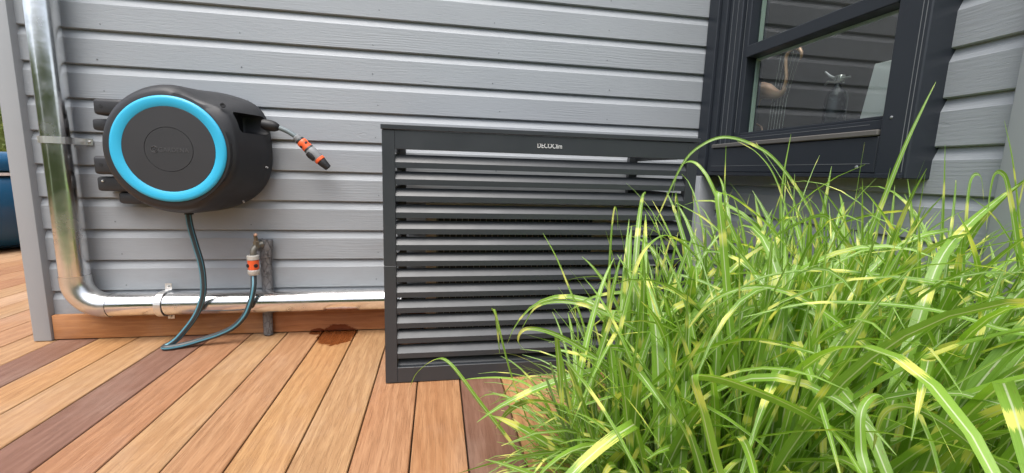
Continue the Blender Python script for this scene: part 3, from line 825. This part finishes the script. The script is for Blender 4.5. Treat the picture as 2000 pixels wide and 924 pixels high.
# ------------------------------------------------------------------ air-conditioner cover
XL, XRr, YF, YB, ZTOP = -0.178, 0.936, -0.5515, -0.035, 0.885
cv = thing('louvred_cover', 'anthracite louvred metal cover standing on the deck before the wall', 'cover', (0.38, -0.29, 0))
def V(mb, x0, x1, y0, y1, z0, z1, **kw): return mb.box(x0 - .38, x1 - .38, y0 + .29, y1 + .29, z0, z1, **kw)
def Vp(p): return (p[0] - .38, p[1] + .29, p[2])
V(MB(), XL - .003, XRr + .003, YF - .004, YB - .075, ZTOP - .0155, ZTOP, bevel=.0012).build('lid', M['screen'], cv)
SW = 0.040
for (a, b) in ((XL, XL + SW), (XRr - SW, XRr)):
    V(MB(), a, b, YF, YF + .028, .4225, ZTOP - .0175, bevel=.001).build('stile', M['screen'], cv)
    V(MB(), a, b, YF, YF + .028, .003, .4215, bevel=.001).build('stile', M['screen'], cv)
    V(MB(), a, b, YB - .03, YB, .003, ZTOP - .0175, bevel=.001).build('rear_leg', M['screen'], cv)
V(MB(), XL + SW + .0004, XRr - SW - .0004, YF, YF + .020, .8085, ZTOP - .0175, bevel=.0008).build('top_rail', M['screen'], cv)
V(MB(), XL + SW + .0004, XRr - SW - .0004, YF, YF + .020, .003, .058, bevel=.0008).build('bottom_rail', M['screen'], cv)
# each louvre: a front lip and a blade rising to the back
SP = .0548
def slat_mesh(length):
    lip, th = .0185, .0016
    prof = [(0, 0), (0, lip), (.0195, lip + .0255), (.0195, lip + .0255 - th * 2), (th, lip - th), (th, 0)]
    return MB().prism(prof, 0, length, 'x').mesh('louvre')
smf = slat_mesh(XRr - XL - 2 * SW - .001)
sms = slat_mesh(YB - YF - .028 - .03 - .003)
for i in range(13):
    z = .7480 - SP * i
    link('louvre', smf, M['screen'], cv, Vp((XL + SW + .0005, YF + .003, z)))
    o = link('louvre', sms, M['screen'], cv, Vp((XRr - .003, YF + .0295, z))); o.rotation_euler.z = math.pi / 2
    o = link('louvre', sms, M['screen'], cv, Vp((XL + .003, YB - .0315, z))); o.rotation_euler.z = -math.pi / 2
link('louvre', smf, M['screen'], cv, Vp((XL + SW + .0005, YF + .0205, .748 - SP * 13)))
for a in (XL + .001, XRr - .011):
    V(MB(), a, a + .010, YF + .029, YB - .031, .812, ZTOP - .0175).build('side_rail', M['screen'], cv)
    V(MB(), a, a + .010, YF + .029, YB - .031, .003, .05).build('side_rail', M['screen'], cv)
tm = text_mesh('DECOClim', 0.02, 0.0006, 'lettering')
bm = bmesh.new(); bm.from_mesh(tm); bpy.data.meshes.remove(tm)
x0 = min(v.co.x for v in bm.verts); x1 = max(v.co.x for v in bm.verts); y1 = max(v.co.y for v in bm.verts)
for v in bm.verts:
    x, y, z = v.co
    v.co = ((x - x0) / (x1 - x0) * .086 + .334 - .38, YF - .0009 - z + .29, y / y1 * .0165 + .8290)
bmesh.ops.bisect_plane(bm, geom=bm.verts[:] + bm.edges[:] + bm.faces[:], plane_co=(0, 0, .8432), plane_no=(0, 0, 1))
for f in bm.faces: f.material_index = 1 if f.calc_center_median().z > .8432 else 0
tm = bpy.data.meshes.new('lettering'); bm.to_mesh(tm); bm.free()
link('lettering', tm, [M['white'], M['opening_shade']], cv)  # solid letters; lit wall and shade behind the cut-outs are painted on

# ------------------------------------------------------------------ air conditioner inside
ac = thing('air_conditioner', 'beige outdoor air-conditioning unit half hidden behind the louvres', 'air conditioner', (0.39, -0.26, 0))
def Ab(mb, x0, x1, y0, y1, z0, z1, **kw): return mb.box(x0 - .39, x1 - .39, y0 + .26, y1 + .26, z0, z1, **kw)
Ab(MB(), -.045, .80, -.40, -.13, .075, .628, bevel=.012, seg=2).build('casing', M['ac_white'], ac, 40)
MB().lathe([(.235, 0), (.235, .004), (0, .004)], (.30 - .39, -.4005 + .26, .345), (0, -1, 0), 48).build('fan_opening', M['ac_dark'], ac)
Ab(MB(), -.005, .60, -.405, -.4015, .10, .60, bevel=.001).build('grille_panel', M['ac_dark'], ac)
mb = MB()
for i in range(27):
    x = .0 + i * .0225; Ab(mb, x - .0012, x + .0012, -.412, -.4055, .102, .598)
for i in range(9): 
    z = .13 + i * .055; Ab(mb, -.003, .598, -.4165, -.4125, z - .0012, z + .0012)
mb.build('grille_wires', M['wire'], ac)
for x in (.08, .66): Ab(MB(), x, x + .06, -.39, -.14, .003, .074, bevel=.003).build('foot', M['ac_dark'], ac)

# ------------------------------------------------------------------ far left: blue tub, hedges
tb = thing('garden_tub', 'blue glossy tub with a white rim at the far left of the deck', 'tub', (-3.95, 2.35, 0))
MB().lathe([(.45, 0.004), (.60, .02), (.70, .07), (.775, .18), (.815, .36), (.81, .48), (.775, .575), (.72, .603)], (0, 0, 0), (0, 0, 1), 72).build('shell', M['tub'], tb, 50)
MB().lathe([(.715, .604), (.775, .606), (.78, .628), (.72, .632)], (0, 0, 0), (0, 0, 1), 72).build('rim', M['tub_white'], tb, 50)
MB().lathe([(.72, .633), (.79, .645), (.80, .70), (.775, .755), (.70, .785), (0, .80)], (0, 0, 0), (0, 0, 1), 72).build('lid', M['tub'], tb, 50)

def hedge(name, label, x0, x1, y0, y1, z1, n, size, seed):
    rr = random.Random(seed); mb = MB()
    mb.box(x0 + .2, x1 - .2, y0 + .2, y1 - .2, -.15, z1 - .25)
    for i in range(n):
        face = rr.random()
        x, y, z = rr.uniform(x0, x1), rr.uniform(y0, y1), rr.uniform(-.1, z1)
        d = rr.random() ** 2 * .25
        q = rr.randrange(5)
        if q == 0: x = x0 + d
        elif q == 1: x = x1 - d
        elif q == 2: y = y0 + d
        elif q == 3: y = y1 - d
        else: z = z1 - d + .12 * math.sin(x * 5.1 + y * 3.3) 
        x += .07 * math.sin(z * 6 + y * 4); y += .07 * math.sin(z * 5 + x * 4)
        c = Vector((x, y, z)); a = Vector((rr.gauss(0, 1), rr.gauss(0, 1), rr.gauss(0, .7))).normalized(); b = a.orthogonal().normalized()
        s = size * rr.uniform(.6, 1.3)
        mb.add([c - a * s, c + b * s * .4, c + a * s, c - b * s * .4], [(0, 1, 2, 3)])
    o = link(name, mb.mesh(name, fix=False), M['hedge'])
    tag(o, label, 'hedge')
    return o
hedge('hedge', 'leafy green hedge beyond the blue tub at the left edge', -9.5, -4.2, 5.2, 6.4, 1.9, 26000, .05, 3)
hedge('hedge', 'tall green hedge across the garden facing the house wall', -8, 6, -7.6, -6.4, 2.7, 16000, .12, 4)
hedge('hedge', 'green hedge along the left end of the garden', -10.4, -9.4, -7, 4, 2.6, 9000, .12, 5)

# ------------------------------------------------------------------ zebra grass
GX, GY, GRX, GRY = 0.77, -1.27, 0.45, 0.28
gr = thing('zebra_grass', 'large clump of green zebra grass with yellow-banded arching leaves', 'grass clump', (GX, GY, 0))
BASE = Vector((GX, GY, 0))
CAM = Vector((0, -2.01, .745))
def blade(pts, width, tone, twist0=0.0, twist1=0.0, side=None):
    """pts: centre line; returns verts, faces, uvs"""
    n = len(pts)
    vs, uv = [], []
    s = 0.0; u = None
    tot = sum((pts[i + 1] - pts[i]).length for i in range(n - 1))
    for i in range(n):
        t = (pts[min(i + 1, n - 1)] - pts[max(i - 1, 0)]).normalized()
        if i: s += (pts[i] - pts[i - 1]).length
        if u is None:
            u = Vector(side) if side is not None else t.cross(Vector((0, 0, 1)))
            if u.length < .05: u = Vector((1, 0, 0))
        u = (u - t * u.dot(t)).normalized()
        nn = u.cross(t)
        q = s / tot
        tw = twist0 + (twist1 - twist0) * q
        uu = u * math.cos(tw) + nn * math.sin(tw); n2 = uu.cross(t)
        w = width * .5 * min(1.0, .45 + q * 3.2) * max(0.0, 1 - q ** 2.6) ** .8 + .0004
        fold = .28 * w
        vs += [pts[i] - uu * w + n2 * fold, pts[i] - uu * w * .5 + n2 * fold * .35, pts[i].copy(), pts[i] + uu * w * .5 + n2 * fold * .35, pts[i] + uu * w + n2 * fold]
        uv += [(0, s), (.25, s), (.5, s), (.75, s), (1, s)]
    fs = []
    for i in range(n - 1):
        for k in range(4): fs.append((i * 5 + k, i * 5 + k + 1, (i + 1) * 5 + k + 1, (i + 1) * 5 + k))
    return vs, fs, uv, tone

def blades_mesh(name, blades):
    vs, fs, uv, tn = [], [], [], []
    for b in blades:
        k = len(vs)
        vs += [tuple(p - BASE) for p in b[0]]; fs += [tuple(i + k for i in f) for f in b[1]]
        uv += b[2]; tn += [b[3]] * len(b[0])
    me = bpy.data.meshes.new(name); me.from_pydata(vs, [], fs)
    l = me.uv_layers.new(name='blade')
    vi = [0] * len(me.loops); me.loops.foreach_get('vertex_index', vi)
    flat = [c for i in vi for c in uv[i]]
    l.data.foreach_set('uv', flat)
    a = me.attributes.new('tone', 'FLOAT', 'POINT'); a.data.foreach_set('value', tn)
    me.polygons.foreach_set('use_smooth', [True] * len(me.polygons))
    me.update(); me.materials.append(M['leaf'])
    return me

CAPS = [(-1, .10), (.05, .27), (.2, .42), (.4, .57), (.6, .67), (.8, .735), (2, .76)]
def cap(x):
    for (a, za), (b, zb) in zip(CAPS, CAPS[1:]):
        if x <= b: return za + (zb - za) * (x - a) / (b - a)
    return .76
def ok(pts, k=1.0):
    for p in pts:
        if p.x > 1.338 or p.z < .006: return False
        if p.y > -.60 and p.x < .965: return False
        if p.y > -.10: return False
        if p.y < -1.20 and p.x > 1.31: return False
        if p.y > -1.03 and p.x > 1.25 and p.z > .74: return False
        d = p - CAM
        if d.length < .44: return False
        if p.x < .085 * (p.y + 2.01) + .01 or p.z > cap(p.x) * k: return False
    return True

def visible_size(pts, width):
    s = 0.0
    for i in range(0, len(pts) - 1):
        d = pts[i] - CAM; z = d.dot(fw)
        if z < .05: continue
        X = d.dot(rt) / z * 839; Y = d.dot(up) / z * 839
        if abs(X) < 1000 and abs(Y) < 462: s += (pts[i + 1] - pts[i]).length * width / (z * z)
    return s

HERO = [
    ([(0.224, -1.05, -0.005), (0.108, -1.012, 0.167), (0.033, -0.974, 0.259), (-0.006, -0.936, 0.256), (-0.053, -0.898, 0.205), (-0.076, -0.86, 0.142)], 0.013),
    ([(0.263, -1.05, 0.025), (0.181, -1.03, 0.24), (0.14, -1.01, 0.395), (0.136, -0.99, 0.404), (0.147, -0.97, 0.376), (0.161, -0.95, 0.273)], 0.013),
    ([(0.762, -1.1, 0.483), (0.664, -1.067, 0.699), (0.639, -1.033, 0.766), (0.623, -1.0, 0.783), (0.617, -0.967, 0.755), (0.626, -0.933, 0.669), (0.678, -0.9, 0.617)], 0.012),
    ([(1.012, -1.1, 0.479), (0.911, -1.081, 0.673), (0.825, -1.062, 0.784), (0.764, -1.044, 0.828), (0.698, -1.025, 0.845), (0.65, -1.006, 0.824), (0.617, -0.988, 0.781), (0.586, -0.969, 0.685), (0.561, -0.95, 0.587)], 0.011),
    ([(0.525, -1.38, 0.339), (0.501, -1.369, 0.488), (0.477, -1.357, 0.648), (0.47, -1.346, 0.713), (0.487, -1.334, 0.718), (0.525, -1.323, 0.706), (0.602, -1.311, 0.661), (0.689, -1.3, 0.588)], 0.016),
    ([(0.369, -1.2, 0.361), (0.4, -1.175, 0.488), (0.435, -1.15, 0.572), (0.487, -1.125, 0.61), (0.539, -1.1, 0.607), (0.604, -1.075, 0.569), (0.687, -1.05, 0.491)], 0.016),
    ([(0.325, -1.62, 0.381), (0.307, -1.615, 0.43), (0.291, -1.61, 0.484), (0.277, -1.605, 0.524), (0.289, -1.6, 0.526), (0.335, -1.595, 0.513), (0.419, -1.59, 0.476), (0.513, -1.585, 0.425), (0.615, -1.58, 0.379)], 0.021),
    ([(0.46, -1.66, 0.411), (0.462, -1.648, 0.452), (0.469, -1.636, 0.487), (0.493, -1.624, 0.499), (0.524, -1.612, 0.493), (0.556, -1.6, 0.466)], 0.018),
    ([(1.267, -1.35, 0.499), (1.137, -1.338, 0.558), (1.015, -1.325, 0.609), (0.911, -1.312, 0.653), (0.824, -1.3, 0.686)], 0.018),
    ([(0.666, -1.52, 0.411), (0.734, -1.486, 0.524), (0.804, -1.452, 0.621), (0.899, -1.418, 0.677), (1.014, -1.384, 0.725), (1.106, -1.35, 0.749)], 0.021),
    ([(0.634, -1.68, 0.409), (0.591, -1.668, 0.454), (0.538, -1.656, 0.491), (0.511, -1.644, 0.498), (0.503, -1.632, 0.479), (0.514, -1.62, 0.427)], 0.018),
    ([(1.094, -1.4, 0.499), (1.046, -1.4, 0.638), (0.998, -1.4, 0.744), (0.978, -1.4, 0.768), (0.962, -1.4, 0.764), (0.961, -1.4, 0.73), (0.969, -1.4, 0.666)], 0.018),
    ([(0.931, -1.2, 0.41), (0.953, -1.2, 0.603), (0.982, -1.2, 0.707), (1.015, -1.2, 0.821), (1.046, -1.2, 0.905), (1.071, -1.2, 0.966)], 0.015),
    ([(1.102, -1.25, 0.41), (1.088, -1.25, 0.611), (1.073, -1.25, 0.723), (1.055, -1.25, 0.829)], 0.018),
    ([(1.295, -1.3, 0.458), (1.222, -1.3, 0.653), (1.166, -1.3, 0.791), (1.121, -1.3, 0.875)], 0.014),
    ([(0.712, -1.35, 0.413), (0.643, -1.312, 0.513), (0.573, -1.275, 0.606), (0.527, -1.238, 0.661), (0.479, -1.2, 0.693)], 0.01),
    ([(1.01, -1.5, 0.519), (0.839, -1.48, 0.577), (0.704, -1.46, 0.599), (0.592, -1.44, 0.606), (0.502, -1.42, 0.588), (0.449, -1.4, 0.536)], 0.01),
    ([(0.393, -1.1, 0.341), (0.392, -1.09, 0.487), (0.394, -1.08, 0.594), (0.402, -1.07, 0.667), (0.414, -1.06, 0.658), (0.424, -1.05, 0.614)], 0.013),
    ([(0.489, -1.15, 0.358), (0.389, -1.112, 0.427), (0.302, -1.075, 0.448), (0.237, -1.038, 0.427), (0.209, -1.0, 0.36)], 0.013),
    ([(0.447, -1.2, 0.251), (0.355, -1.18, 0.341), (0.255, -1.16, 0.401), (0.191, -1.14, 0.411), (0.176, -1.12, 0.377), (0.202, -1.1, 0.337)], 0.015),
    ([(0.445, -1.3, 0.189), (0.299, -1.288, 0.215), (0.201, -1.275, 0.21), (0.113, -1.262, 0.191), (0.035, -1.25, 0.163)], 0.012),
    ([(0.325, -1.15, 0.013), (0.264, -1.12, 0.18), (0.22, -1.09, 0.243), (0.163, -1.06, 0.257), (0.08, -1.03, 0.246), (0.064, -1.0, 0.225)], 0.013),
    ([(0.892, -1.1, 0.481), (0.861, -1.088, 0.622), (0.812, -1.075, 0.746), (0.766, -1.062, 0.806), (0.716, -1.05, 0.835)], 0.009),
    ([(0.794, -1.0, 0.369), (0.755, -1.0, 0.568), (0.733, -1.0, 0.703), (0.723, -1.0, 0.826)], 0.008),
    ([(1.078, -1.35, 0.395), (1.028, -1.34, 0.565), (1.024, -1.33, 0.677), (1.033, -1.32, 0.755), (1.072, -1.31, 0.762), (1.11, -1.3, 0.706)], 0.016),
    ([(1.008, -1.0, 0.332), (0.949, -1.0, 0.511), (0.908, -1.0, 0.638), (0.9, -1.0, 0.747), (0.907, -1.0, 0.863)], 0.01),
    ([(0.843, -1.6, 0.519), (0.744, -1.575, 0.556), (0.647, -1.55, 0.579), (0.511, -1.525, 0.582), (0.417, -1.5, 0.555)], 0.01),
    ([(0.706, -1.5, 0.431), (0.632, -1.47, 0.513), (0.561, -1.44, 0.563), (0.502, -1.41, 0.572), (0.453, -1.38, 0.539), (0.422, -1.35, 0.465)], 0.013),
    ([(0.924, -1.25, 0.521), (0.841, -1.238, 0.631), (0.797, -1.225, 0.673), (0.692, -1.212, 0.616), (0.648, -1.2, 0.558)], 0.015),
    ([(0.408, -1.0, 0.183), (0.375, -0.988, 0.35), (0.332, -0.975, 0.457), (0.298, -0.962, 0.535), (0.265, -0.95, 0.593)], 0.008),
]
rg = random.Random(21)
heroes = []
for pts, w in HERO:
    P = [Vector(p) for p in pts]
    r0 = P[0]
    e = Vector(((r0.x - GX) / GRX, (r0.y - GY) / GRY)); k = min(1.0, .85 / max(e.length, 1e-3))
    b = Vector((GX + e.x * k * GRX, GY + e.y * k * GRY, .02))
    if r0.z > .08:
        mid = b.lerp(r0, .55); mid.z = max(mid.z, r0.z * .6)
        P = [b, mid] + P
    elif r0.z < .02: P[0].z = .02
    C_ = catmull(P, 6)
    side = None
    heroes.append((C_, w, rg.uniform(.25, 1.0), rg.uniform(-.5, .5), rg.uniform(-.5, .9)))
rand_blades = []
culms = []
tries = 0
while len(culms) < 165 and tries < 4000:
    tries += 1
    a = rg.uniform(0, 2 * math.pi); q = math.sqrt(rg.random())
    b = Vector((GX + GRX * q * math.cos(a), GY + GRY * q * math.sin(a), .01))
    lean = Vector((math.cos(a) * q * .34 + rg.gauss(0, .09), math.sin(a) * q * .30 + rg.gauss(0, .09), 1)).normalized()
    hs_ = rg.uniform(.16, .40)
    top = b + lean * hs_
    if not ok([b + lean * hs_ * t for t in (.1, .5, 1.0)]): continue
    culms.append((b, top))
    az = rg.uniform(0, 2 * math.pi)
    n = rg.randrange(6, 10)
    for j in range(n):
        for att in range(12):
            f = (j + .4) / n
            start = b.lerp(top, .06 + .94 * f)
            az_ = az + j * math.pi + rg.gauss(0, .5)
            tilt = R(rg.uniform(4, 36)) * (1.15 - .5 * f)
            if q > .6: az_ = az_ * .5 + a * .5 if abs(((az_ - a + math.pi) % (2 * math.pi)) - math.pi) < 1.6 else az_
            d = (lean * math.cos(tilt) + Vector((math.cos(az_), math.sin(az_), 0)) * math.sin(tilt)).normalized()
            Ll = rg.uniform(.34, .78) * (0.8 if f < .25 else 1.0)
            ns = 15; ds = Ll / ns
            g = rg.uniform(.6, 2.8) if rg.random() < .85 else rg.uniform(2.8, 5.5)
            kink = rg.randrange(6, 13) if rg.random() < .07 else -1
            P = [start]; sidew = rg.gauss(0, .25)
            perp = Vector((-math.sin(az_), math.cos(az_), 0))
            for i in range(ns):
                q2 = i / ns
                horiz = math.hypot(d.x, d.y)
                d = d + Vector((0, 0, -1)) * g * ds * (.25 + 2.0 * q2 * q2 + horiz * .4) + perp * sidew * ds
                if i == kink: d = d + Vector((math.cos(az_) * .9, math.sin(az_) * .9, -1.1))
                d.normalize()
                P.append(P[-1] + d * ds)
            if ok(P, rg.uniform(.72, 1.1)):
                w = rg.uniform(.011, .025) if rg.random() < .8 else rg.uniform(.005, .011)
                rand_blades.append((P, w, rg.random(), rg.uniform(-.35, .35), rg.uniform(-.9, .9)))
                break
# thin young wisps rising out of the clump
wisps = 0
for i in range(900):
    if wisps >= 60: break
    b, top = rg.choice(culms)
    d = Vector((rg.gauss(-.1, .4), rg.gauss(0, .35), 1)).normalized(); g = rg.uniform(.3, 1.6); Ll = rg.uniform(.4, .75)
    P = [b.lerp(top, .7)]
    for k in range(14):
        d = (d + Vector((0, 0, -1)) * g * Ll / 14 * (.3 + 2 * (k / 14) ** 2)).normalized(); P.append(P[-1] + d * Ll / 14)
    if ok(P, 1.16): rand_blades.append((P, rg.uniform(.003, .0055), rg.random(), 0, rg.uniform(-1, 1))); wisps += 1
# a looser tuft at the left foot of the clump, spilling over the deck
for i in range(150):
    a = rg.uniform(0, 2 * math.pi); q = math.sqrt(rg.random())
    p = Vector((.44 + .13 * q * math.cos(a), -1.14 + .12 * q * math.sin(a), .01))
    d = Vector((rg.gauss(-.55, .5), rg.gauss(-.05, .45), 1)).normalized(); g = rg.uniform(1.5, 5); Ll = rg.uniform(.22, .52)
    P = [p]
    for k in range(12):
        d = (d + Vector((0, 0, -1)) * g * Ll / 12 * (.3 + 1.6 * (k / 12) ** 2)).normalized(); P.append(P[-1] + d * Ll / 12)
    if ok(P, 1.0): rand_blades.append((P, rg.uniform(.004, .012), rg.random() * .8, rg.uniform(-.3, .3), rg.uniform(-.9, .9)))
allb = [(1e9, b) for b in heroes] + [(visible_size(b[0], b[1]), b) for b in rand_blades]
allb.sort(key=lambda t: -t[0])
for s_, b in allb[:300]:
    link('leaf', blades_mesh('leaf', [blade(b[0], b[1], b[2], b[3], b[4])]), None, gr)
rest = [blade(b[0], b[1], b[2], b[3], b[4]) for s_, b in allb[300:]]
o = link('leaves', blades_mesh('leaves', rest), None, gr); tag(o, kind='stuff')
mb = MB()
for b, t in culms: mb.tube([b - BASE, b.lerp(t, .5) - BASE, t - BASE], [.0042, .0036, .0022], 6)
o = mb.build('culms', M['culm'], gr, 60); tag(o, kind='stuff')
# short thatch of thin blades round the foot
thatch = []
for i in range(900):
    a = rg.uniform(0, 2 * math.pi); q = math.sqrt(rg.random()) * 1.08
    p = Vector((GX + GRX * q * math.cos(a), GY + GRY * q * math.sin(a), .01))
    d = Vector((math.cos(a) * q * .8 + rg.gauss(0, .45), math.sin(a) * q * .8 + rg.gauss(0, .45), 1)).normalized()
    P = [p]; Ll = rg.uniform(.20, .55); g = rg.uniform(2, 6)
    for k in range(8):
        d = (d + Vector((0, 0, -1)) * g * Ll / 8 * (.3 + k / 5)).normalized(); P.append(P[-1] + d * Ll / 8)
    if ok(P): thatch.append(blade(P, rg.uniform(.004, .009), rg.random() * .3, 0, rg.uniform(-1, 1)))  # low tones paint the shade inside the clump
o = link('thatch', blades_mesh('thatch', thatch), None, gr); tag(o, kind='stuff')
print('leaves', len(allb), 'thatch', len(thatch), 'culms', len(culms))
